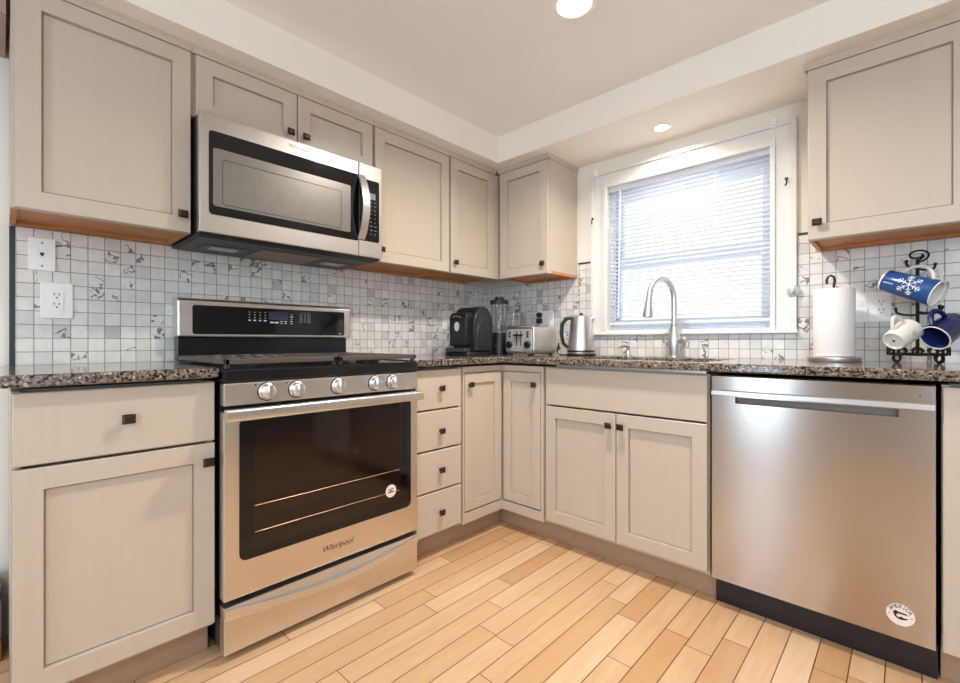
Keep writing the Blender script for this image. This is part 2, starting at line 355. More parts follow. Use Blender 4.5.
def sash(z0, z1, y0, y1, t, b):
    bm = NB(); a0, a1 = WX0+j, WX1-j
    box(bm, a0, a0+.045, y0, y1, z0, z1); box(bm, a1-.042, a1, y0, y1, z0, z1); box(bm, a0+.045, a1-.042, y0, y1, z1-t, z1); box(bm, a0+.045, a1-.042, y0, y1, z0, z0+b)
    s = wpart('sash', bm, M['vinyl'], bev=.002)
    bm = NB(); box(bm, a0+.044, a1-.041, (y0+y1)/2-.002, (y0+y1)/2+.002, z0+b-.001, z1-t+.001); wpart('glass_pane', bm, M['glass'], s)
sash(1.43, WZ1-j, .082, .108, .072, .055); sash(WZ0+j, 1.482, .05, .078, .05, .042)
bm = NB()
for k in range(30): box(bm, .945, .953, .044, .0495, 1.12+k*.0235, 1.131+k*.0235)
wpart('sash_gap_dashes', bm, M['dullblue'])  # dark dashes painted in for the gap beside the sash, seen between slats
bt = Thing('window_blind', 'white slatted blind hanging lowered inside the window over the sink', 'blind', (1.33, .022, WZ1-.002))
a0, a1 = WX0+.006, WX1-.006
bt.part('headrail', box(NB(), a0, a1, .004, .036, WZ1-.036, WZ1-.003), M['blind'], bev=.002)
bm = NB(); z = WZ1-.052
while z > 1.118:
    t = math.radians(-8); n = 4; rows = []
    for sx in (a0+.004, a1-.004):
        rows.append([bm.verts.new((sx, .020+(k/n-.5)*.024*math.cos(t), z+(k/n-.5)*.024*math.sin(t)+.0016*(1-(2*k/n-1)**2))) for k in range(n+1)])
    for k in range(n): bm.faces.new((rows[0][k], rows[1][k], rows[1][k+1], rows[0][k+1]))
    z -= .0225
bt.part('slats', bm, M['blind'], smooth=True, ang=60)
bt.part('bottom_rail', box(NB(), a0+.003, a1-.003, .009, .031, 1.094, 1.108), M['blind'], bev=.003)
bm = NB()
for x in (.955, 1.33, 1.70):
    for y in (.007, .033): tube(bm, [(x, y, WZ1-.036), (x, y, 1.10)], .0006, 4)
bt.part('ladder_cord', bm, M['white'])
bt.part('tilt_wand', tube(NB(), [(.992, -.002, WZ1-.03), (.990, -.006, 1.6), (.980, -.006, 1.14)], .0032, 8), M['white'], smooth=True)
bt.part('lift_cord', tube(NB(), [(1.50, -.002, WZ1-.03), (1.50, -.004, 1.75), (1.502, -.004, 1.64)], .0012, 6), M['white'])

# unseen windows and glazed door, added to frame the fill daylight
for nm, fr in (('unseen_window_2', [(.885, .935, .3, 2.1), (1.305, 1.355, .3, 2.1), (.935, 1.305, 2.055, 2.1), (.935, 1.305, .3, .345)]), ('added_window_3', [(2.52, 2.6, .8, 2.13), (3.7, 3.78, .8, 2.13), (2.6, 3.7, 2.05, 2.13), (2.6, 3.7, .8, .85)])):
    bm = NB()
    for q in fr: box(bm, q[0], q[1], YF+.0005, YF+.03, q[2], q[3])
    struct(nm, bm, M['trim'])
bm = NB()
for y0, y1, z0, z1 in ((-3.4, -3.3, 0.001, 2.1), (-1.9, -1.8, 0.001, 2.1), (-3.3, -1.9, 2.0, 2.1), (-3.3, -1.9, .001, .6)): box(bm, XR-.03, XR-.0005, y0, y1, z0, z1)
struct('added_door_1', bm, M['trim'])

# ------------------------------------------------------------------ recessed lights
def can(label, x, y, z, r, power):
    T = Thing('recessed_light', label, 'ceiling light', (x, y, z), local=True)
    T.part('trim_ring', lathe(NB(), [(r, 0), (r*1.28, -.001), (r*1.3, -.005), (r*1.02, -.008), (r*.98, -.002)], seg=40), M['white'], smooth=True)
    T.part('lens', lathe(NB(), [(r, -.0015), (r*.9, -.006), (0, -.009)], seg=40), M['lamp'], smooth=True)
    area('bulb', (0, 0, -.014), (0, 0, 0), r*1.7, r*1.7, power, CAN_COL, T.o, spread=math.radians(150), disk=True)
can('white recessed ceiling light at the top edge, set in the main ceiling', 1.318, -1.03, ZC, .062, CAN_POWER*1.6)
can('small recessed light in the lowered soffit just above the window', 1.307, -.19, SZ, .034, CAN_POWER*.24)
can('unseen recessed light added as fill behind the camera, near the range side', 1.318, -3.1, ZC, .062, CAN_POWER*.3)  # this and the next two are unseen fixtures added for fill light
can('unseen recessed light added as fill to the right, towards the added glazed door', 2.9, -1.75, ZC, .062, CAN_POWER*.5)
can('unseen recessed light added as fill behind the camera, near the added glazed door', 2.9, -3.1, ZC, .062, CAN_POWER*.5)

# ------------------------------------------------------------------ base cabinets
DF, FF, BT = .631, .612, .873      # door face, frame face, box top
G = 'lower kitchen cabinets'
def carcass(T, fn, a0, a1, z0=.104, z1=BT, d=FF, kick=True, kz=None, ka=None):
    bm = NB(); fbox(bm, fn, a0, a1, z0, z1, .012, .545); fbox(bm, fn, a0, a0+.016, z0, z1, .545, d-.004); fbox(bm, fn, a1-.016, a1, z0, z1, .545, d-.004); fbox(bm, fn, a0+.016, a1-.016, z0, z0+.016, .545, d-.004); T.part('carcass', bm, M['cab'])
    if kick:
        k0, k1 = ka or (a0, a1)
        bm = NB(); fbox(bm, fn, k0, k1, .001, z0-.0005, .03, .556); T.part('toe_kick', bm, M['kick'])
# left of the range
T = Thing('base_cabinet', 'taupe lower cabinet left of the range with one drawer over one door', 'cabinet', (.32, -2.23, 0), group=G)
carcass(T, FA, -2.455, -2.012)
d = T.part('drawer', slab_front(NB(), FA, -2.4535, -2.012, .690, .871, DF), M['cab']); knob(T, d, FA, -2.23, .784, DF)
d = T.part('door', shaker(NB(), FA, -2.4535, -2.012, .118, .682, DF), M['cab']); knob(T, d, FA, -2.034, .627, DF)
# drawer stack
T = Thing('drawer_cabinet', 'narrow taupe lower cabinet of four drawers right of the range', 'cabinet', (.32, -1.09, 0), group=G)
carcass(T, FA, -1.238, -.925, ka=(-1.238, -.557))
for z0, z1, kz in ((.688, .868, .782), (.503, .680, .585), (.314, .495, .405), (.118, .306, .209)):
    d = T.part('drawer', slab_front(NB(), FA, -1.212, -.936, z0, z1, DF), M['cab']); knob(T, d, FA, -1.074, kz, DF)
# corner cabinet: L-shaped carcass with two doors meeting in the corner
T = Thing('corner_cabinet', 'taupe lower corner cabinet with two narrow doors folding into the corner', 'cabinet', (.4, -.4, 0), group=G)
e = .9245
bm = NB(); grid_slab(bm, [.012, FF, e-.028], [-e, -FF, -.012], lambda x, y: x < FF or y > -FF, .104, BT); T.part('carcass', bm, M['cab'])
bm = NB()      # face frame standing proud around the doors
fbox(bm, FA, -.9245, -.915, .104, BT, FF, DF-.002); fbox(bm, FA, -.915, -.631, .846, BT, FF, DF-.002); fbox(bm, FA, -.915, -.631, .104, .155, FF, DF-.002)
fbox(bm, FB, .8805, .8965, .104, BT, FF, DF-.002); fbox(bm, FB, .631, .8805, .846, BT, FF, DF-.002); fbox(bm, FB, .631, .8805, .104, .152, FF, DF-.002); fbox(bm, FB, FF, .631, .846, BT, FF, DF-.002); fbox(bm, FB, FF, .631, .104, .152, FF, DF-.002)
T.part('face_frame', bm, M['cab'])
d = T.part('door', shaker(NB(), FA, -.9105, -.639, .162, .839, DF, .016, .05, .008), M['cab']); knob(T, d, FA, -.882, .785, DF)
d = T.part('door', shaker(NB(), FB, .637, .876, .159, .839, DF, .016, .05, .008), M['cab']); knob(T, d, FB, .848, .781, DF)
# sink base
T = Thing('sink_cabinet', 'taupe sink cabinet under the window with a plain front over two doors', 'cabinet', (1.28, -.32, 0), group=G)
bm = NB(); fbox(bm, FB, .8975, 1.655, .104, .62, .012, .54); fbox(bm, FB, .915, 1.64, .845, BT, .595, .605); fbox(bm, FB, .8975, .915, .104, .66, .54, FF-.004); fbox(bm, FB, 1.64, 1.655, .104, .66, .54, FF-.004); fbox(bm, FB, .915, 1.64, .104, .12, .54, FF-.004); fbox(bm, FB, .8975, .915, .66, BT, .012, FF-.004); fbox(bm, FB, 1.64, 1.655, .66, BT, .012, FF-.004); T.part('carcass', bm, M['cab'])
bm = NB(); fbox(bm, FB, .557, 1.668, .001, .1035, .03, .556); T.part('toe_kick', bm, M['kick'])
T.part('front_panel', slab_front(NB(), FB, .910, 1.652, .690, .869, DF), M['cab'])
d = T.part('door', shaker(NB(), FB, .910, 1.2785, .121, .682, DF), M['cab']); knob(T, d, FB, 1.252, .629, DF)
d = T.part('door', shaker(NB(), FB, 1.2825, 1.652, .121, .682, DF), M['cab']); knob(T, d, FB, 1.308, .629, DF)
# cabinet right of the dishwasher
T = Thing('end_cabinet', 'taupe lower cabinet at the right edge beside the dishwasher', 'cabinet', (2.55, -.32, 0), group=G)
carcass(T, FB, 2.277, 2.85)
T.part('door', shaker(NB(), FB, 2.279, 2.848, .112, .868, DF, st=.07), M['cab'])

# ------------------------------------------------------------------ worktops and sink
CZ0, CZ1 = .886, .917
bm = NB(); box(bm, .0005, .66, -2.476, -2.007, CZ0, CZ1); o = single('countertop', 'short speckled granite worktop left of the range', 'countertop', bm, M['granite'], bev=.007)
bm = NB(); grid_slab(bm, [.0005, .66, .97, 1.63, 2.87], [-1.236, -.66, -.585, -.175, -.0005], lambda x, y: (x < .66 or y > -.66) and not (.97 < x < 1.63 and -.585 < y < -.175), CZ0, CZ1)
single('countertop', 'long L-shaped speckled granite worktop running through the corner under the window', 'countertop', bm, M['granite'], bev=.006)
bm = NB(); box(bm, .95, .97, -.592, -.165, .70, CZ0-.001); box(bm, 1.63, 1.638, -.592, -.165, .70, CZ0-.001); box(bm, .97, 1.63, -.592, -.585, .70, CZ0-.001); box(bm, .97, 1.63, -.175, -.165, .70, CZ0-.001); box(bm, .97, 1.63, -.585, -.175, .70, .71)
T = Thing('kitchen_sink', 'undermount steel sink sunk in the granite worktop below the window', 'sink', (1.3, -.38, .7)); T.part('basin', bm, M['steel'])
T.part('drain', lathe(NB(), [(.045, .7105), (.045, .713), (.03, .714), (.028, .711), (0, .711)], (1.3, -.38, 0)), M['chrome'], smooth=True)

# ------------------------------------------------------------------ upper cabinets
UF, UB, UZ0, UZ1 = .325, .305, 1.391, 2.043
GU = 'upper kitchen cabinets'
def upper(T, fn, a0, a1, z0, d0=.009):
    bm = NB()
    fbox(bm, fn, a0, a1, z0+.016, UZ1+.006, d0, UB-.045); fbox(bm, fn, a0, a0+.012, z0+.016, UZ1+.006, UB-.045, UB-.002); fbox(bm, fn, a1-.012, a1, z0+.016, UZ1+.006, UB-.045, UB-.002); fbox(bm, fn, a0+.012, a1-.012, UZ1-.03, UZ1+.006, UB-.045, UB-.002)   # box
    fbox(bm, fn, a0, a1, z0, z0+.016, UB-.02, UB)                                    # bottom rail of the face frame
    b = T.part('carcass', bm, M['cab'])
    bm = NB(); fbox(bm, fn, a0, a0+.015, z0, z0+.0158, d0, UB-.0205); fbox(bm, fn, a1-.015, a1, z0, z0+.0158, d0, UB-.0205); fbox(bm, fn, a0+.0152, a1-.0152, z0, z0+.0158, d0, d0+.018); fbox(bm, fn, a0+.0152, a1-.0152, z0+.013, z0+.0158, d0+.018, UB-.0205)
    T.part('underside', bm, M['pine'])
def crown(bm, fn, a0, a1):
    prism(bm, [(0, 0), (.016, 0), (.021, .010), (.024, .014), (.024, .027), (0, .027)], lambda p, q, t: fn(t, UZ1+.0065+q, UB-.004+p), a0, a1); return bm
T = Thing('upper_cabinet', 'tall single-door taupe upper cabinet at the left end, above the two outlets', 'cabinet', (.16, -2.23, 1.39), group=GU)
upper(T, FA, -2.453, -1.997, UZ0); d = T.part('door', shaker(NB(), FA, -2.444, -2.0005, UZ0-.001, UZ1, UF), M['cab']); knob(T, d, FA, -2.029, 1.45, UF); T.part('crown_molding', crown(NB(), FA, -2.453, -1.997), M['cab'])
T = Thing('upper_cabinet', 'short double-door taupe upper cabinet directly above the microwave', 'cabinet', (.16, -1.61, 1.82), group=GU)
upper(T, FA, -1.9955, -1.231, 1.822)
d = T.part('door', shaker(NB(), FA, -1.984, -1.610, 1.821, UZ1, UF), M['cab']); knob(T, d, FA, -1.643, 1.871, UF)
d = T.part('door', shaker(NB(), FA, -1.605, -1.236, 1.821, UZ1, UF), M['cab']); knob(T, d, FA, -1.577, 1.871, UF)
T.part('crown_molding', crown(NB(), FA, -1.9955, -1.231), M['cab'])
T = Thing('upper_cabinet', 'wide single-door taupe upper cabinet just right of the microwave', 'cabinet', (.16, -.98, 1.39), group=GU)
upper(T, FA, -1.2295, -.7265, UZ0); d = T.part('door', shaker(NB(), FA, -1.221, -.733, UZ0-.001, UZ1, UF), M['cab']); knob(T, d, FA, -1.192, 1.449, UF); T.part('crown_molding', crown(NB(), FA, -1.2295, -.7265), M['cab'])
T = Thing('upper_cabinet', 'narrow taupe upper cabinet in the corner facing the sink run, over the blender', 'cabinet', (.16, -.54, 1.39), group=GU)
upper(T, FA, -.725, -.306, UZ0); d = T.part('door', shaker(NB(), FA, -.719, -.352, UZ0-.001, UZ1, UF), M['cab']); knob(T, d, FA, -.694, 1.449, UF)
T.part('filler_strip', fbox(NB(), FA, -.3515, -.306, UZ0, UZ1, UB+.0005, UF-.004), M['cab']); T.part('crown_molding', crown(NB(), FA, -.725, -.331), M['cab'])
T = Thing('upper_cabinet', 'narrow taupe upper cabinet on the window wall, left of the window', 'cabinet', (.5, -.16, 1.39), group=GU)
upper(T, FB, .325, .708, UZ0); d = T.part('door', shaker(NB(), FB, .348, .7065, UZ0-.001, UZ1, UF), M['cab']); knob(T, d, FB, .681, 1.449, UF)
bm = crown(NB(), FB, .329, .716); prism(bm, [(0, 0), (.004, 0), (.008, .010), (.010, .014), (.010, .027), (0, .027)], lambda p, q, t: Vector((.708+p, -t, UZ1+.0065+q)), .012, UB+.018); T.part('crown_molding', bm, M['cab'])
T = Thing('upper_cabinet', 'single-door taupe upper cabinet right of the window, over the mugs', 'cabinet', (2.15, -.16, 1.39), group=GU)
upper(T, FB, 1.922, 2.378, UZ0); d = T.part('door', shaker(NB(), FB, 1.924, 2.372, UZ0-.001, UZ1, UF, st=.058), M['cab']); knob(T, d, FB, 1.955, 1.452, UF)
bm = crown(NB(), FB, 1.912, 2.378); prism(bm, [(0, 0), (.004, 0), (.008, .010), (.010, .014), (.010, .027), (0, .027)], lambda p, q, t: Vector((1.922-p, -t, UZ1+.0065+q)), .012, UB+.018); T.part('crown_molding', bm, M['cab'])

# ------------------------------------------------------------------ range
RY0, RY1, RX = -2.003, -1.2445, .678
T = Thing('gas_range', 'stainless steel freestanding gas range with five knobs and a black oven window', 'range', (.35, -1.624, 0))
bm = NB(); box(bm, .035, .638, RY0+.003, RY1-.003, .03, .866)
for y in (RY0+.05, RY1-.05):
    for x in (.1, .58): prism(bm, circ(x, y, .018, 12), FZ, .0005, .03)
box(bm, .05, .60, RY0+.02, RY1-.02, .008, .03)
T.part('body', bm, M['enamel'])
bm = NB(); box(bm, .06, .676, RY0, RY1+.003, .868, .911); ck = T.part('cooktop', bm, M['enamel'], bev=.006)
for (y0, y1) in ((-1.992, -1.611), (-1.601, -1.240)):
    bm = NB(); z0, z1 = .925, .942
    for x in (.10, .645): box(bm, x, x+.016, y0, y1, z0, z1)
    for y in (y0, y1-.014): box(bm, .10, .661, y, y+.014, z0, z1)
    n = 7
    for k in range(1, n): y = y0+(y1-y0)*k/n; box(bm, .116, .645, y-.006, y+.006, z0+.002, z1)
    for x in (.27, .46): box(bm, x, x+.013, y0+.014, y1-.014, z0+.001, z1)
    for x in (.102, .64):
        for y in (y0+.002, y1-.016): box(bm, x, x+.014, y, y+.014, .9115, z0)
    T.part('grate', bm, M['grate'], ck, bev=.002)
for x, y in ((.25, -1.86), (.52, -1.86), (.25, -1.39), (.52, -1.39), (.385, -1.625)):
    bm = lathe(NB(), [(.05, .9115), (.05, .916), (.036, .918), (.036, .924), (.030, .9245), (0, .9245)], (x, y, 0), 24); T.part('burner', bm, M['black'], ck, smooth=True)
bm = NB(); fbox(bm, FA, RY0+.002, RY1-.001, .797, .8665, .6385, RX); cs = T.part('control_panel', bm, M['steel'], bev=.002)
for y in (-1.872, -1.772, -1.617, -1.459, -1.374):
    T.part('knob_shadow_ring', prism(NB(), circ(y, .834, .031), FA, RX, RX+.0012), M['black'], cs)  # black disc put in as the shadow around the knob
    bm = lathe(NB(), [(.028, .0013), (.028, .005), (.0245, .007), (.0225, .02), (.018, .023), (0, .023)], seg=28, mat=Matrix.Translation((RX, y, .834)) @ Matrix.Rotation(PI/2, 4, 'Y'))
    k = T.part('knob', bm, M['bright'], cs, smooth=True)
    k2 = NB(); fbox(k2, FA, y-.006, y+.006, .812, .856, RX+.02, RX+.036); bmesh.ops.rotate(k2, verts=k2.verts[:], cent=(RX, y, .834), matrix=Matrix.Rotation(random.uniform(-.05, .05), 3, 'X'))
    for v in k2.verts: pass
    me_tmp = bpy.data.meshes.new('tmp'); k2.transform(Matrix.Translation(-T.org)); k2.to_mesh(me_tmp); k2.free()
    b2 = NB(); b2.from_mesh(k.data); b2.from_mesh(me_tmp); b2.to_mesh(k.data); b2.free(); bpy.data.meshes.remove(me_tmp)
for y in (-1.908, -1.806): T.part('indicator_mark', prism(NB(), circ(y, .858, .003, 10), FA, RX, RX+.0006), M['ink'], cs)
# door
bm = NB(); fbox(bm, FA, RY0+.001, RY1-.001, .192, .778, .6385, RX); dr = T.part('oven_door', bm, M['steel'], bev=.003)
bm = NB(); prism(bm, rrect(-1.957, -1.282, .304, .756, .022), FA, RX, RX+.0025); gl = T.part('door_glass', bm, M['blackg'], dr)
bm = NB(); fbox(bm, FA, -1.915, -1.335, .345, .722, RX+.0025, RX+.0029); T.part('oven_window', bm, M['ovenwin'], gl)
bm = NB()
for z in (.47, .385): tube(bm, [(RX+.0032, -1.91, z), (RX+.0032, -1.34, z)], .0011, 4)
T.part('rack_line', bm, M['filt'], gl)
bm = NB(); prism(bm, rrect(.7000, .732, .753, .790, .008, 3), lambda p, q, t: Vector((p, t, q)), RY0-.004, RY1-.008)
for y in (RY0+.012, RY1-.024): box(bm, RX, .703, y-.012, y+.012, .758, .778)
T.part('handle', bm, M['bright'], dr, smooth=True)
T.part('lettering', text_bm('Whirlpool', .030, FA, -1.618, .247, RX+.0001, shear=.25), M['ink'], dr)
bm = NB(); prism(bm, circ(-1.384, .391, .0255), FA, RX+.003, RX+.0036); st = T.part('sticker', bm, M['stick'], dr)
bm = NB()
for a, z, h in ((-.009, .007, .004), (.006, .009, .004), (-.006, -.004, .006), (.007, -.003, .004), (0, .002, .003)): fbox(bm, FA, -1.384+a-.006, -1.384+a+.006, .391+z-h/2, .391+z+h/2, RX+.0036, RX+.004)
T.part('emblem', bm, M['ink'], st)
# storage drawer with a sagging curved pull
bm = NB(); fbox(bm, FA, RY0+.002, RY1-.001, .026, .173, .6385, RX); dw = T.part('storage_drawer', bm, M['steel'], bev=.003)
bm = NB(); rows = []; n = 24
for i in range(n+1):
    t = i/n; y = RY0+.003+(RY1-RY0-.005)*t; s = math.sin(PI*t)
    zt = .168-.030*s; dpt = .004+.018*s
    rows.append([bm.verts.new(FA(y, zt, RX)), bm.verts.new(FA(y, zt, RX+dpt)), bm.verts.new(FA(y, zt-.022, RX+dpt+.002)), bm.verts.new(FA(y, zt-.034, RX+.0003))])
for p, q in zip(rows, rows[1:]):
    for k in range(4): bm.faces.new((p[k], p[(k+1) % 4], q[(k+1) % 4], q[k]))
bm.faces.new(rows[0]); bm.faces.new(rows[-1]); T.part('handle', bm, M['bright'], dw, smooth=True)
# backguard
bm = NB(); box(bm, .012, .062, RY0+.02, -1.226, .9185, 1.0155); T.part('rear_panel', bm, M['enamel'], bev=.003)
bm = NB(); prism(bm, [(.012, 1.016), (.088, 1.016), (.086, 1.165), (.075, 1.176), (.012, 1.176)], lambda p, q, t: Vector((p, t, q)), -1.988, -1.214); bgd = T.part('backguard', bm, M['steel'], bev=.006)
bm = NB(); prism(bm, rrect(-1.936, -1.252, 1.028, 1.148, .01), FA, .0865, .0885); cp = T.part('display_panel', bm, M['blackg'], bgd)
bm = NB(); fbox(bm, FA, -1.633, -1.545, 1.098, 1.134, .0885, .0889); T.part('display', bm, M['display'], cp)
bm = NB()
L = lambda a, z, w, h: fbox(bm, FA, a-w/2, a+w/2, z-h/2, z+h/2, .0885, .0889)
for i in range(4):
    for k in range(4): L(-1.716+i*.0225, 1.128-k*.012, .006 if k < 3 else .011, .0025 if k < 3 else .005)
for i in range(2): L(-1.618+i*.021, 1.085, .018, .006)
for i in range(2): L(-1.575+i*.019, 1.091, .012, .003); L(-1.575+i*.019, 1.082, .008, .005)
for k, w in enumerate((.006, .015, .006, .011, .009)): L(-1.528, 1.124-k*.0105, w, .0035)
for i in range(3):
    for k in range(4): L(-1.478+i*.016, 1.124-k*.0105, .0045, .004)
for a in (-1.487, -1.437): L(a, 1.108, .0008, .05)
L(-1.462, 1.134, .05, .0008); L(-1.278, 1.038, .016, .002)
T.part('key_legend', bm, M['legend'], cp)

# ------------------------------------------------------------------ microwave
T = Thing('microwave', 'stainless over-the-range microwave hung under the short double-door cabinet', 'microwave', (.2, -1.615, 1.37))
MY0, MY1, MX, MZ0, MZ1 = -1.994, -1.235, .40, 1.386, 1.812
bm = NB(); box(bm, .009, .374, MY0+.003, MY1-.003, 1.378, MZ1); T.part('body', bm, M['black'], bev=.003)
bm = NB(); prism(bm, [(.10, 1.3775), (.372, 1.3775), (.392, 1.3855), (.374, 1.3855)], lambda p, q, t: Vector((p, t, q)), MY0+.004, MY1-.004); box(bm, .03, .36, MY0+.012, MY1-.012, 1.3735, 1.3778); T.part('underside', bm, M['dgrey'])
for y0, y1 in ((-1.90, -1.80), (-1.42, -1.32)):
    bm = NB(); box(bm, .12, .24, y0-.03, y1+.03, 1.3715, 1.3733); f = T.part('lamp_housing', bm, M['black']); bm = NB(); box(bm, .15, .21, y0, y1, 1.3695, 1.3714); T.part('lamp_lens', bm, M['lens'], f)
bm = NB(); box(bm, .07, .30, -1.74, -1.48, 1.3705, 1.3733); T.part('grease_filter', bm, M['filt'], bev=.002)
bm = NB(); fbox(bm, FA, MY0, -1.359, MZ0, MZ1, .3745, MX); md = T.part('door', bm, M['mwsteel'], bev=.003)
bm = NB(); prism(bm, rrect(-1.964, -1.3595, 1.453, 1.752, .012), FA, MX, MX+.002); g2 = T.part('door_glass', bm, M['blackg'], md)
bm = NB(); prism(bm, rrect(-1.951, -1.402, 1.484, 1.692, .008), FA, MX+.002, MX+.0026); T.part('window', bm, M['micwin'], g2)
bm = NB(); q = rrect(-1.920, -1.448, 1.494, 1.656, .006)
tube(bm, [FA(a, z, MX+.0028) for a, z in q], .0012, 4, True); T.part('window_border', bm, M['dgrey'], g2)
bm = NB(); rows = []
for i in range(17):
    t = i/16; s = math.sin(PI*t); z = 1.462+.292*t; x = MX+.006+.045*s**.8
    rows.append([bm.verts.new((x, y, z)) for y in (-1.368, -1.332)]+[bm.verts.new((x-.012, y, z)) for y in (-1.334, -1.366)])
for p, q in zip(rows, rows[1:]):
    for k in range(4): bm.faces.new((p[k], p[(k+1) % 4], q[(k+1) % 4], q[k]))
bm.faces.new(rows[0]); bm.faces.new(rows[-1])
T.part('handle', bm, M['bright'], md, smooth=True)
T.part('lettering', text_bm('Whirlpool', .022, FA, -1.632, 1.786, MX+.0001), M['faint'], md)
bm = NB(); fbox(bm, FA, -1.3575, MY1, MZ0, MZ1, .3745, MX); mc = T.part('control_panel', bm, M['mwsteel'], bev=.003)
bm = NB(); prism(bm, rrect(-1.356, -1.252, 1.459, 1.742, .01), FA, MX, MX+.002); kp = T.part('keypad', bm, M['blackg'], mc)
bm = NB(); fbox(bm, FA, -1.322, -1.272, 1.655, 1.683, MX+.002, MX+.0024); T.part('display', bm, M['lcd'], kp)
bm = NB()
for i in range(3):
    for k in range(9): z = 1.642-k*.0185; fbox(bm, FA, -1.322+i*.022, -1.322+i*.022+(.011 if k in (6, 7) else .006), z-.002, z+.0012, MX+.002, MX+.0024)
T.part('key_legend', bm, M['faint'], kp)

# ------------------------------------------------------------------ dishwasher
T = Thing('dishwasher', 'stainless steel dishwasher with a full-width pocket handle and round sticker', 'dishwasher', (1.966, -.32, 0))
DX0, DX1, DD = 1.6685, 2.2645, .628
bm = NB(); fbox(bm, FB, DX0+.004, DX1-.004, .105, .872, .03, .59); T.part('tub', bm, M['black'])
bm = NB(); fbox(bm, FB, DX0, DX1+.006, .001, .104, .05, .575); T.part('toe_kick', bm, M['black'])
bm = NB(); xs0, xs1, pz0, pz1 = 1.747, 2.186, .771, .7975
prof = lambda a0, a1, pts: prism(bm, pts, lambda p, q, t: FB(t, q, p), a0, a1)
prof(DX0, DX1, [(.591, .796), (DD+.010, .796), (DD+.010, .801), (DD, .818), (DD, .868), (DD-.004, .872), (.591, .872)])
fbox(bm, FB, DX0, DX1, .109, pz0, .591, DD); fbox(bm, FB, DX0, xs0, pz0, .796, .591, DD); fbox(bm, FB, xs1, DX1, pz0, .796, .591, DD)
dd = T.part('door', bm, M['dw'])
bm = NB(); fbox(bm, FB, xs0+.0005, xs1-.0005, pz0+.0005, .7955, .5915, .598); T.part('pocket', bm, M['pocket'], dd)  # back coloured dark to stand in for the deep pocket's shade
bm = NB(); fbox(bm, FB, DX0+.001, DX1-.001, .7985, .8155, DD+.006, DD+.0105); T.part('pocket_handle', bm, M['bright'], dd, bev=.002)
bm = NB(); prism(bm, circ(2.19, .182, .032), FB, DD, DD+.0006); st = T.part('sticker', bm, M['stick'], dd)
for k, ch in enumerate('AMERICA'):
    t = math.radians(148-k*19.3); bm = text_bm(ch, .0155, FB, 2.19+.0245*math.cos(t), .182+.0245*math.sin(t), DD+.0006, rot=t-PI/2); T.part('letter', bm, M['ink'], st)
bm = NB()
for q in ([(-.017, .004), (-.011, .012), (-.006, .009), (.012, .007), (.018, .003), (.004, .003), (-.006, .003), (-.010, -.004), (-.004, -.008), (.002, -.004), (.008, -.007), (.018, -.006), (.012, -.011), (.004, -.013), (-.004, -.013), (-.012, -.008)],): prism(bm, [(2.19+a, .182+z) for a, z in q], FB, DD+.0006, DD+.001)
for t in (172, 8): prism(bm, circ(2.19+.025*math.cos(math.radians(t)), .178+.01*math.sin(math.radians(t)), .0018, 8), FB, DD+.0006, DD+.001)
T.part('emblem', bm, M['ink'], st)
bm = NB(); prism(bm, circ(2.232, .838, .0018, 8), FB, DD, DD+.0005); T.part('indicator_mark', bm, M['ink'], dd)

# ------------------------------------------------------------------ outlets and plates
def plate(name, label, cat, fn, a0, a1, z0, z1, kinds, group=None):
    T = Thing(name, label, cat, fn((a0+a1)/2, (z0+z1)/2, TT), group=group)
    p = T.part('cover_plate', prism(NB(), rrect(a0, a1, z0, z1, .004, 3), fn, TT+.0003, TT+.006), M['white'], bev=.0015)
    n = len(kinds)
    for i, k in enumerate(kinds):
        c = a0+(a1-a0)*(i+.5)/n; zc = (z0+z1)/2
        if k == 'outlet':
            f = T.part('receptacle', prism(NB(), rrect(c-.017, c+.017, zc-.034, zc+.034, .003, 3), fn, TT+.006, TT+.0085), M['white'])
            bm = NB()
            for s in (.018, -.016):
                for da, h in ((-.007, .007), (.006, .008)): fbox(bm, fn, c+da-.0012, c+da+.0012, zc+s-h/2+.004, zc+s+h/2+.004, TT+.0085, TT+.0088)
                prism(bm, circ(c, zc+s-.008, .0026, 10), fn, TT+.0085, TT+.0088)
            T.part('slot', bm, M['slot'], f)
        elif k == 'switch':
            T.part('rocker', prism(NB(), [(TT+.006, zc-.033), (TT+.011, zc-.033), (TT+.0065, zc+.0), (TT+.0085, zc+.033), (TT+.006, zc+.033)], lambda p_, q_, t: fn(t, q_, p_), c-.016, c+.016), M['white'])
        elif k == 'phone':
            bm = NB(); prism(bm, [(c-.006, zc+.006), (c+.006, zc+.006), (c+.004, zc-.003), (c, zc-.008), (c-.004, zc-.003)], fn, TT+.006, TT+.0066)
            T.part('jack', bm, M['slot'])
            for s in (.04, -.04): T.part('screw', prism(NB(), circ(c, zc+s, .0028, 10), fn, TT+.006, TT+.0066), M['slot'])
    return T
plate('phone_jack', 'white phone jack plate high on the tile, right under the left cabinet', 'wall plate', FA, -2.408, -2.339, 1.245, 1.358, ['phone'])
plate('wall_outlet', 'white double outlet plate on the tile left of the range', 'outlet', FA, -2.378, -2.293, 1.080, 1.206, ['outlet'])
plate('wall_outlet', 'white outlet plate on the tile behind the black appliance', 'outlet', FA, -.503, -.414, 1.075, 1.199, ['outlet'])
plate('wall_outlet', 'white outlet plate on the tile behind the toaster with a black plug', 'outlet', FB, .408, .536, 1.085, 1.200, ['outlet', 'switch'])
plate('switch_plate', 'white double plate with rocker switch and outlet, between paper towels and mugs', 'switch', FB, 2.040, 2.158, 1.078, 1.201, ['switch', 'outlet'])
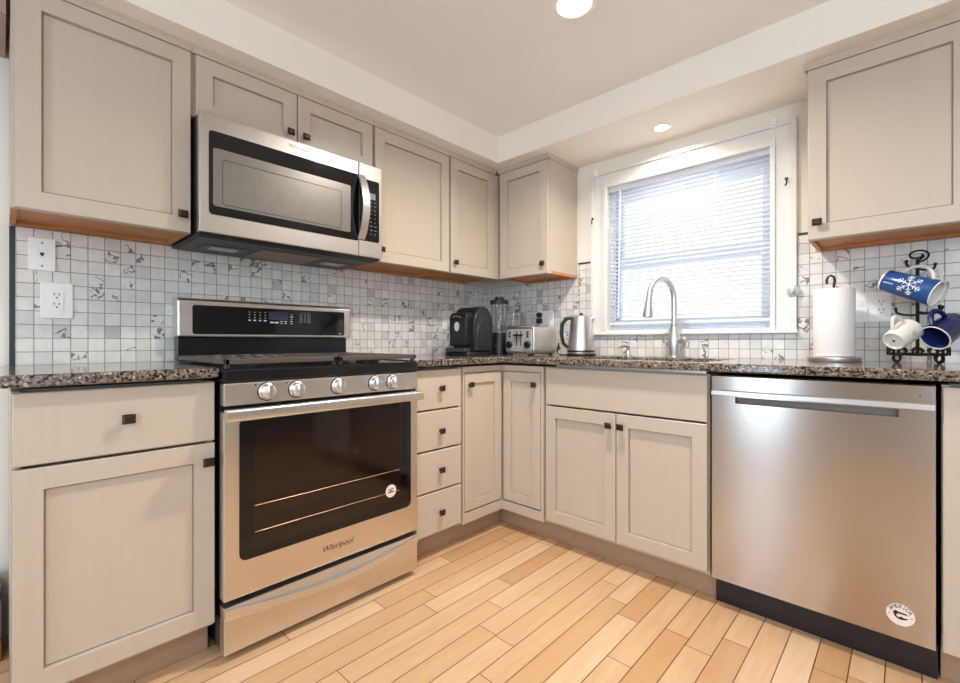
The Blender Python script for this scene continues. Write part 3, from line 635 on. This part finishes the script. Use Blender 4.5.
bm = NB(); fbox(bm, FB, .420, .452, 1.118, 1.150, TT+.0092, TT+.035); prism(bm, circ(.436, 1.172, .018, 16), FB, TT+.0092, TT+.032)
tube(bm, [(.436, -.035, 1.12), (.437, -.05, 1.09), (.44, -.06, 1.03), (.445, -.05, .93), (.50, -.06, .921), (.56, -.08, .921)], .0035, 6)
single('power_plug', 'black plug and cord in the outlet behind the toaster', 'plug', bm, M['black'], bev=.002)
bm = NB(); box(bm, .0170, .034, -.467, -.439, 1.095, 1.125)
tube(bm, [(.034, -.453, 1.11), (.06, -.46, 1.115), (.085, -.50, 1.07), (.07, -.60, .99), (.06, -.68, .935), (.08, -.72, .9215), (.14, -.71, .9212)], .003, 6)
single('power_plug', 'pale plug and cord trailing from the outlet behind the black appliance', 'plug', bm, M['cloth'], smooth=True)

# ------------------------------------------------------------------ little fittings on the window casing
for x, lb in ((.828, 'small dark cup hook on the left side of the window casing'), (1.806, 'small dark cup hook on the right side of the window casing')):
    bm = NB(); tube(bm, [(x, -.0275, 1.735), (x, -.035, 1.735), (x+.003, -.042, 1.73), (x+.004, -.044, 1.715), (x, -.040, 1.703), (x-.004, -.032, 1.706)], .0032, 8); prism(bm, circ(x, 1.735, .007, 12), FB, .0272, .0295)
    single('cup_hook', lb, 'hook', bm, M['iron'], 'hooks on the window casing', smooth=True)
for x, lb in ((.857, 'small white rod bracket on the top left corner of the window casing'), (1.757, 'small white rod bracket on the top right corner of the window casing')):
    bm = NB(); fbox(bm, FB, x-.011, x+.011, 1.982, 2.022, .0275, .031); fbox(bm, FB, x-.011, x-.008, 1.984, 2.020, .031, .045); fbox(bm, FB, x+.008, x+.011, 1.984, 2.020, .031, .045)
    T = Thing('rod_bracket', lb, 'bracket', (x, -.0275, 2.0), group='curtain rod brackets'); T.part('bracket', bm, M['white'])
    bm = NB()
    for z in (1.994, 2.010): prism(bm, circ(x, z, .0022, 8), FB, .031, .0318)
    T.part('screw', bm, M['slot'])
T = Thing('suction_hook', 'small clear round suction hook on the right edge of the window casing', 'hook', (1.832, -.0275, 1.225))
R_ = Matrix.Translation((1.832, -.0275, 1.225)) @ Matrix.Rotation(PI/2, 4, 'X')
T.part('suction_cup', lathe(NB(), [(.026, 0), (.025, .003), (.012, .008), (.008, .014), (0, .015)], seg=24, mat=R_), M['lens'], smooth=True)
T.part('hook', tube(NB(), [(1.832, -.043, 1.232), (1.832, -.052, 1.215), (1.832, -.058, 1.208), (1.832, -.064, 1.216)], .003, 8), M['nickel'], smooth=True)

# ------------------------------------------------------------------ faucet and soap pump
fx, fy = 1.333, -.095
T = Thing('kitchen_faucet', 'satin nickel gooseneck faucet with pull-down spray head behind the sink', 'faucet', (fx, fy, .917))
T.part('base', lathe(NB(), [(.030, .9175), (.030, .922), (.025, .926), (.026, .94), (.029, .97), (.030, .995), (.026, 1.03), (.020, 1.06), (.019, 1.075), (.021, 1.078), (.021, 1.086), (.017, 1.089), (0, 1.089)], (fx, fy, 0), 28), M['nickel'], smooth=True)
d2 = Vector((-.30, -.954)); d2.normalize(); pts = [(fx, fy, 1.089), (fx, fy, 1.15), (fx, fy, 1.20)]; R0 = .092
for i in range(1, 13):
    t = PI*i/12*1.0; s = R0*(1-math.cos(t)); pts.append((fx+d2.x*s, fy+d2.y*s, 1.215+.098*math.sin(t)))
e0 = pts[-1]; pts += [(e0[0]+d2.x*.004, e0[1]+d2.y*.004, 1.195)]
T.part('spout', tube(NB(), pts, .0145, 14), M['nickel'], smooth=True)
e1 = Vector(pts[-1]); bm = tube(NB(), [e1+Vector((0, 0, .004)), e1, e1+Vector((d2.x*.003, d2.y*.003, -.03)), e1+Vector((d2.x*.006, d2.y*.006, -.07)), e1+Vector((d2.x*.007, d2.y*.007, -.078))], [.0155, .0165, .020, .026, .024], 16); T.part('spray_head', bm, M['nickel'], smooth=True)
bm = tube(NB(), [(fx+.02, fy-.004, 1.0), (fx+.04, fy-.01, 1.003), (fx+.058, fy-.015, 1.006), (fx+.066, fy-.017, 1.006)], [.014, .014, .017, .012], 14); tube(bm, [(fx+.056, fy-.02, 1.006), (fx+.058, fy-.06, 1.012), (fx+.058, fy-.085, 1.016)], [.007, .006, .005], 10); T.part('lever', bm, M['nickel'], smooth=True)
sx, sy = 1.085, -.095
T = Thing('soap_dispenser', 'small chrome soap pump standing behind the sink left of the faucet', 'soap dispenser', (sx, sy, .917))
T.part('collar', lathe(NB(), [(.02, .9175), (.02, .921), (.014, .926), (.011, .945), (.012, .955), (0, .956)], (sx, sy, 0), 20), M['chrome'], smooth=True)
bm = tube(NB(), [(sx, sy, .955), (sx, sy, .972)], [.008, .012], 14); tube(bm, [(sx+.004, sy, .968), (sx-.012, sy-.02, .975), (sx-.03, sy-.045, .966), (sx-.034, sy-.05, .958)], [.008, .007, .006, .005], 10); T.part('pump', bm, M['chrome'], smooth=True)

# ------------------------------------------------------------------ corner appliances (built in their own axes)
TZ = .9175
def yz(p, q, t): return Vector((t, p, q))
T = Thing('countertop_appliance', 'black rounded countertop appliance with a silver badge in the corner', 'appliance', (.315, -.555, TZ), .22, local=True)
def arch(y0, y1, h, n=16, flat=.0):
    c = (y0+y1)/2; r = (y1-y0)/2; return [(y0, .02), (y1, .02)]+[(c+r*math.cos(PI*k/n), h-r+r*math.sin(PI*k/n)) for k in range(n+1)]
T.part('body', prism(NB(), arch(-.085, .125, .285), yz, -.068, .085), M['black'], smooth=True, bev=.008)
T.part('head', prism(NB(), [(-.135, .055), (-.07, .055)]+[(-.0925+.0425*math.cos(t), .205+.0425*math.sin(t)) for t in [PI*q/10 for q in range(11)]], yz, -.058, .058), M['black'], smooth=True, bev=.006)
bm = NB()
for k in range(8): y = -.055+k*.021; h = .10+.095*math.sin(PI*(k+.8)/9); tube(bm, [(.0865, y, .03), (.0865, y, h)], .0028, 5)
T.part('ribs', bm, M['grey'], smooth=True)
bm = NB(); tube(bm, [(.0868, -.075, .03), (.0868, -.07, .11), (.0868, -.045, .175), (.0868, 0, .215), (.0868, .05, .22)], .003, 6); T.part('seam', bm, M['dgrey'], smooth=True)
def fy_(a, z, d): return Vector((a, -d, z))
T.part('base', prism(NB(), rrect(-.09, .095, -.15, .135, .03), FZ, .0, .02), M['black'], bev=.004)
T.part('drip_tray', prism(NB(), rrect(-.07, .07, -.165, -.10, .012), FZ, .021, .042), M['dgrey'], bev=.003)
T.part('badge', prism(NB(), [(-.004+.017*math.cos(k*PI/12), .165+.027*math.sin(k*PI/12)) for k in range(24)], fy_, .135, .139), M['bright'])
bm = NB(); tube(bm, [(-.03, -.137, .217), (-.01, -.141, .224), (.02, -.139, .219)], .006, 8); T.part('button', bm, M['bright'], smooth=True)

T = Thing('blender', 'blender with clear jar and black base in the corner behind the appliance', 'blender', (.335, -.315, TZ), local=True)
T.part('base', lathe(NB(), [(.062, 0), (.064, .02), (.058, .07), (.050, .12), (.046, .135), (0, .135)], seg=28), M['black'], smooth=True)
T.part('jar', lathe(NB(), [(.034, .136), (.044, .18), (.055, .29), (.057, .312), (.054, .312), (.051, .29), (.041, .18), (.031, .142)], seg=28), M['jar'], smooth=True)
T.part('lid', lathe(NB(), [(.058, .313), (.059, .335), (.05, .34), (.03, .342), (.028, .36), (0, .362)], seg=28), M['black'], smooth=True)
T.part('jar_handle', tube(NB(), [(.052, .02, .30), (.085, .03, .29), (.09, .035, .23), (.075, .03, .18), (.043, .015, .17)], .007, 8), M['jar'], smooth=True)
bm = NB(); prism(bm, circ(-.0, .05, .014, 16), lambda a, z, d: Vector((a+.02, -.058-d, z)), 0, .006); T.part('dial', bm, M['bright'])

T = Thing('toaster', 'brushed steel four-slice toaster with two dials beside the kettle', 'toaster', (.553, -.28, TZ), 0, local=True)
bm = NB(); prism(bm, rrect(-.108, .108, .008, .170, .024, 5), lambda p, q, t: Vector((p, t, q)), -.108, .12); T.part('shell', bm, M['steel'], smooth=True, bev=.006)
T.part('front_panel', prism(NB(), rrect(-.092, .092, .022, .152, .016, 4), lambda p, q, t: Vector((p, t, q)), -.113, -.1085), M['satin'], bev=.001)
bm = NB()
for x in (-.045, .045): box(bm, x-.016, x+.016, -.085, .10, .1702, .1715)
T.part('bread_slot', bm, M['slot'])
bm = NB()
for x in (-.016, .016): box(bm, x-.003, x+.003, -.1142, -.1131, .055, .140)
T.part('lever_slot', bm, M['slot'])
for x in (-.016, .016): T.part('lever', prism(NB(), rrect(x-.014, x+.014, .112, .122, .004, 2), lambda p, q, t: Vector((p, t, q)), -.132, -.1144), M['black'])
for x in (-.068, .065):
    T.part('dial', lathe(NB(), [(.021, 0), (.021, .010), (.018, .014), (0, .014)], seg=20, mat=Matrix.Translation((x, -.1132, .062)) @ Matrix.Rotation(PI/2, 4, 'X')), M['black'], smooth=True)
    bm = NB()
    for k in range(3): box(bm, x-.007, x+.007, -.117, -.1131, .105+k*.013, .113+k*.013)
    T.part('button', bm, M['black'])
for x in (-.08, .08):
    for y in (-.085, .095): T.part('foot', lathe(NB(), [(.012, 0), (.012, .009), (0, .009)], (x, y, 0), 12), M['black'])
T = Thing('electric_kettle', 'brushed steel electric kettle with a black handle near the window', 'kettle', (.882, -.25, TZ), local=True)
T.part('base', lathe(NB(), [(.080, 0), (.082, .006), (.079, .014), (0, .014)], seg=32), M['black'], smooth=True)
T.part('body', lathe(NB(), [(.074, .0145), (.075, .022), (.072, .06), (.066, .13), (.058, .205), (.054, .218), (.03, .226), (0, .227)], seg=40), M['steel'], smooth=True)
T.part('rim_band', lathe(NB(), [(.0752, .022), (.0765, .023), (.0765, .031), (.0748, .032)], seg=40), M['black'], smooth=True)
hd = Vector((-.80, -.60)).normalized(); hp = []
for s, z in ((.05, .215), (.085, .205), (.105, .175), (.108, .12), (.098, .07), (.072, .045)): hp.append((hd.x*s, hd.y*s, z))
T.part('handle', tube(NB(), hp, [.010, .012, .012, .011, .010, .009], 10), M['black'], smooth=True)
bm = tube(NB(), [(-hd.x*.045, -hd.y*.045, .192), (-hd.x*.068, -hd.y*.068, .208), (-hd.x*.076, -hd.y*.076, .215)], [.024, .014, .006], 12); T.part('spout', bm, M['steel'], smooth=True)
K = Vector((.882, -.25, TZ))
T.part('power_cord', tube(NB(), [Vector(p)-K for p in ((.66, -.155, .935), (.685, -.17, .955), (.70, -.20, .99), (.705, -.22, .96), (.715, -.23, .925), (.74, -.235, .921), (.803, -.245, .923))], .0035, 6), M['black'], smooth=True)
T.part('lid_knob', lathe(NB(), [(.010, .227), (.012, .234), (.008, .238), (0, .238)], seg=16), M['black'], smooth=True)

# ------------------------------------------------------------------ paper towels
T = Thing('paper_towel_holder', 'steel paper towel stand with a dark hooked top right of the window', 'holder', (1.988, -.155, TZ), local=True)
T.part('base', lathe(NB(), [(.086, 0), (.088, .004), (.088, .017), (.084, .020), (0, .021)], seg=40), M['steel'], smooth=True)
T.part('rod', tube(NB(), [(0, 0, .02), (0, 0, .31), (.003, 0, .325), (0, 0, .342), (-.009, 0, .348), (-.019, 0, .343), (-.023, 0, .33), (-.022, 0, .315)], .0045, 8), M['bronze'], smooth=True)
single('paper_towel_roll', 'white roll of paper towels standing on the steel holder', 'paper towels', lathe(NB(), [(.0205, .9395), (.0675, .9395), (.0685, .942), (.0685, 1.205), (.0665, 1.209), (.0205, 1.209), (.0195, 1.2), (.0195, .945), (.0205, .9395)], (1.988, -.155, 0), 48), M['paper'], smooth=True)

# ------------------------------------------------------------------ mug rack and mugs
px_, py_ = 2.232, -.135
T = Thing('mug_rack', 'black wrought-iron mug tree with scrolled base on the worktop', 'mug rack', (px_, py_, TZ), local=True)
T.part('pole', tube(NB(), [(0, 0, .028), (0, 0, .385)], .0055, 8), M['iron'], smooth=True)
bm = NB()
tube(bm, [(.078*math.cos(k*2*PI/40), .078*math.sin(k*2*PI/40), .034) for k in range(40)], .004, 8, True)
tube(bm, [(-.078, 0, .034), (0, 0, .030), (.078, 0, .034)], .004, 8); tube(bm, [(0, -.078, .034), (0, 0, .030), (0, .078, .034)], .004, 8)
for k in range(12):
    t = k*2*PI/12; c = Vector((.083*math.cos(t), .083*math.sin(t), .043)); tg = Vector((-math.sin(t), math.cos(t), 0)); up = Vector((0, 0, 1))
    tube(bm, [c+(tg*math.cos(w)+up*math.sin(w))*(.016-.0015*i/3) for i, w in enumerate([j*PI/5 for j in range(13)])], .0034, 6)
for k in range(4):
    t = PI/4+k*PI/2; c = Vector((.080*math.cos(t), .080*math.sin(t), .018)); tg = Vector((-math.sin(t), math.cos(t), 0))
    tube(bm, [c+tg*.014*math.cos(w)+Vector((0, 0, .014*math.sin(w))) for w in [j*2*PI/14 for j in range(14)]], .004, 6, True)
T.part('scrolled_base', bm, M['iron'], smooth=True)
bm = NB(); tube(bm, [(.034*math.cos(w)*(1-.035*i), .012*math.sin(w), .400+.027*math.sin(w)*(1-.04*i)) for i, w in enumerate([-1.6+j*PI/7 for j in range(19)])], .0036, 6); tube(bm, [(0, 0, .38), (.01, -.002, .386), (.018, -.003, .395), (.012, -.004, .402)], .0034, 6); T.part('finial_scroll', bm, M['iron'], smooth=True)
def hook(dx, dy, z0, z1):
    bm = NB(); tube(bm, [(0, 0, z0), (dx*.35, dy*.35, z0-.004), (dx*.75, dy*.75, z1-.006), (dx, dy, z1), (dx*1.06, dy*1.06, z1+.012)], .0038, 8); n = bm.verts[:]
    bmesh.ops.create_uvsphere(bm, u_segments=8, v_segments=6, radius=.006, matrix=Matrix.Translation((dx*1.06, dy*1.06, z1+.014)))
    T.part('hook', bm, M['iron'], smooth=True)
HK = [(-.028, -.062, .355, .358), (.045, .030, .350, .352), (-.055, -.105, .180, .184), (.052, -.075, .185, .190), (-.05, .05, .28, .285), (.062, .02, .19, .192)]
for h in HK: hook(*h)
def mug(label, base, rim, r0, r1, mats, hang, hang_r=.026, hth=.006, deco=None, name='mug'):
    base, rim = Vector(base), Vector(rim); ax = rim-base; h = ax.length; ax.normalize()
    u = Vector(hang)-ax*Vector(hang).dot(ax); u.normalize(); v = ax.cross(u)
    Tm = Thing(name, label, 'mug', base, local=True)
    Mx = Matrix((u, v, ax)).transposed().to_4x4()
    out, inn, rimm, hm = mats
    b = lathe(NB(), [(0, .003), (r0-.008, .003), (r0-.006, 0), (r0-.002, 0), (r0, .004), (r0+(r1-r0)*.5, h*.5), (r1, h-.003)], seg=36, mat=Mx); bmesh.ops.delete(b, geom=[f for f in b.faces if len(f.verts) > 4], context='FACES_ONLY'); Tm.part('body', b, out, smooth=True)
    b = lathe(NB(), [(r1, h-.0032), (r1, h-.001), (r1-.002, h), (r1-.004, h-.001), (r1-.0042, h-.004)], seg=36, mat=Mx)
    bmesh.ops.delete(b, geom=[f for f in b.faces if len(f.verts) > 4], context='FACES_ONLY'); Tm.part('rim', b, rimm, smooth=True)
    b = lathe(NB(), [(r1-.0042, h-.0038), (r0-.004+(r1-r0)*.5, h*.5), (r0-.005, .008), (0, .006)], seg=36, mat=Mx)
    bmesh.ops.delete(b, geom=[f for f in b.faces if len(f.verts) > 4], context='FACES_ONLY'); Tm.part('inside', b, inn, smooth=True)
    rm = lambda z: r0+(r1-r0)*z/h
    zl, zh = h*.22, h*.80; hp = []
    for i in range(13):
        t = i/12; z = zl+(zh-zl)*t; s = math.sin(PI*t)**.6; hp.append(Mx @ Vector((rm(z)-.003+s*(hang_r+.012), 0, z)))
    Tm.part('handle', tube(NB(), hp, hth, 8), hm, smooth=True)
    if deco: deco(Tm, Mx, rm, h, u, v, ax)
    return Tm
def wrap(Mx, rm, pts_list, th0, z0, w=.0018):
    bm = NB()
    for p, q in pts_list:
        n = 4; prev = None
        for i in range(n+1):
            a = p[0]+(q[0]-p[0])*i/n; z = p[1]+(q[1]-p[1])*i/n; R = rm(z0+z)+.0006; t = th0+a/R
            pt = Mx @ Vector((R*math.cos(t), R*math.sin(t), z0+z))
            if prev is not None: tube(bm, [prev, pt], w, 5)
            prev = pt
    return bm
def snow(Tm, Mx, rm, h, u, v, ax):
    cam_dir = Vector((0, -1, .05)); lx, ly = cam_dir.dot(u), cam_dir.dot(v); th = math.atan2(ly, lx)
    seg = []
    for k in range(6):
        t = k*PI/3+.26; c, s = math.cos(t), math.sin(t); seg.append(((0, 0), ((.039)*c, (.039)*s)))
        for f, l in ((.35, .009), (.6, .012), (.82, .007)):
            for sg in (-1, 1): t2 = t+sg*.9; seg.append((((.039)*f*c, (.039)*f*s), ((.039)*f*c+l*math.cos(t2), (.039)*f*s+l*math.sin(t2))))
    bm = wrap(Mx, rm, seg, th, h*.56, .0013)
    Tm.part('snowflake', bm, M['white'])
    Tm.part('stripe', wrap(Mx, rm, [((.012, -.05), (.012, -.02))], th, h*.4, .0014), M['white'])
    b = lathe(NB(), [(r, z) for r, z in ((rm(0)-.0005, .0005), (rm(.0)+.0008, .001), (rm(.004)+.0008, .006))], seg=36, mat=Mx); bmesh.ops.delete(b, geom=[f for f in b.faces if len(f.verts) > 4], context='FACES_ONLY'); Tm.part('foot_band', b, M['white'])
C4 = [M['ceram']]*4
mug('tall blue mug with a white snowflake and white handle, uppermost on the rack', (2.143, -.170, 1.230), (2.281, -.222, 1.165), .040, .046, [M['blue'], M['ceram'], M['white'], M['ceram']], (0.1, .15, 1), deco=snow)
mug('white mug mostly hidden behind the blue snowflake mug', (2.205, -.082, 1.208), (2.303, -.108, 1.178), .035, .040, C4, (0.1, .1, 1))
def dot(Tm, Mx, rm, h, u, v, ax):
    b = lathe(NB(), [(.0045, .0026), (.0045, .0031), (0, .0031)], seg=12, mat=Mx); Tm.part('base_mark', b, M['ink'])
    cam_dir = Vector((.6, -.8, -.1)); th = math.atan2(cam_dir.dot(v), cam_dir.dot(u)); seg = [((.007*math.cos(k*.7), .007*math.sin(k*.7)), (.007*math.cos(k*.7+.7), .007*math.sin(k*.7+.7))) for k in range(9)]
    Tm.part('printed_ring', wrap(Mx, rm, seg, th, h*.55, .0006), M['dullblue'])
mug('small white mug hanging base outward, lower left on the rack', (2.168, -.280, .998), (2.211, -.209, 1.043), .035, .041, C4, (-.15, -.2, 1), deco=dot)
mug('dark cobalt blue mug with a white rim, lower right on the rack', (2.328, -.165, 1.064), (2.272, -.247, 1.009), .040, .0455, [M['cobalt'], M['cobin'], M['ceram'], M['cobalt']], (-.2, -.1, 1), hth=.008)

# ------------------------------------------------------------------ sliver of a bin at the left edge
T = Thing('storage_bin', 'grey and ochre fabric bin on the floor at the left edge, past the cabinet', 'bin', (.09, -2.56, 0))
bm = NB(); box(bm, .01, .16, -2.64, -2.470, .001, .07); T.part('base', bm, M['ochre'], bev=.01)
bm = NB(); box(bm, .01, .16, -2.64, -2.470, .071, .19); T.part('body', bm, M['greyf'], bev=.008)
bm = NB(); box(bm, .015, .155, -2.63, -2.473, .191, .25); T.part('folded_cloth', bm, M['cloth'], bev=.02)
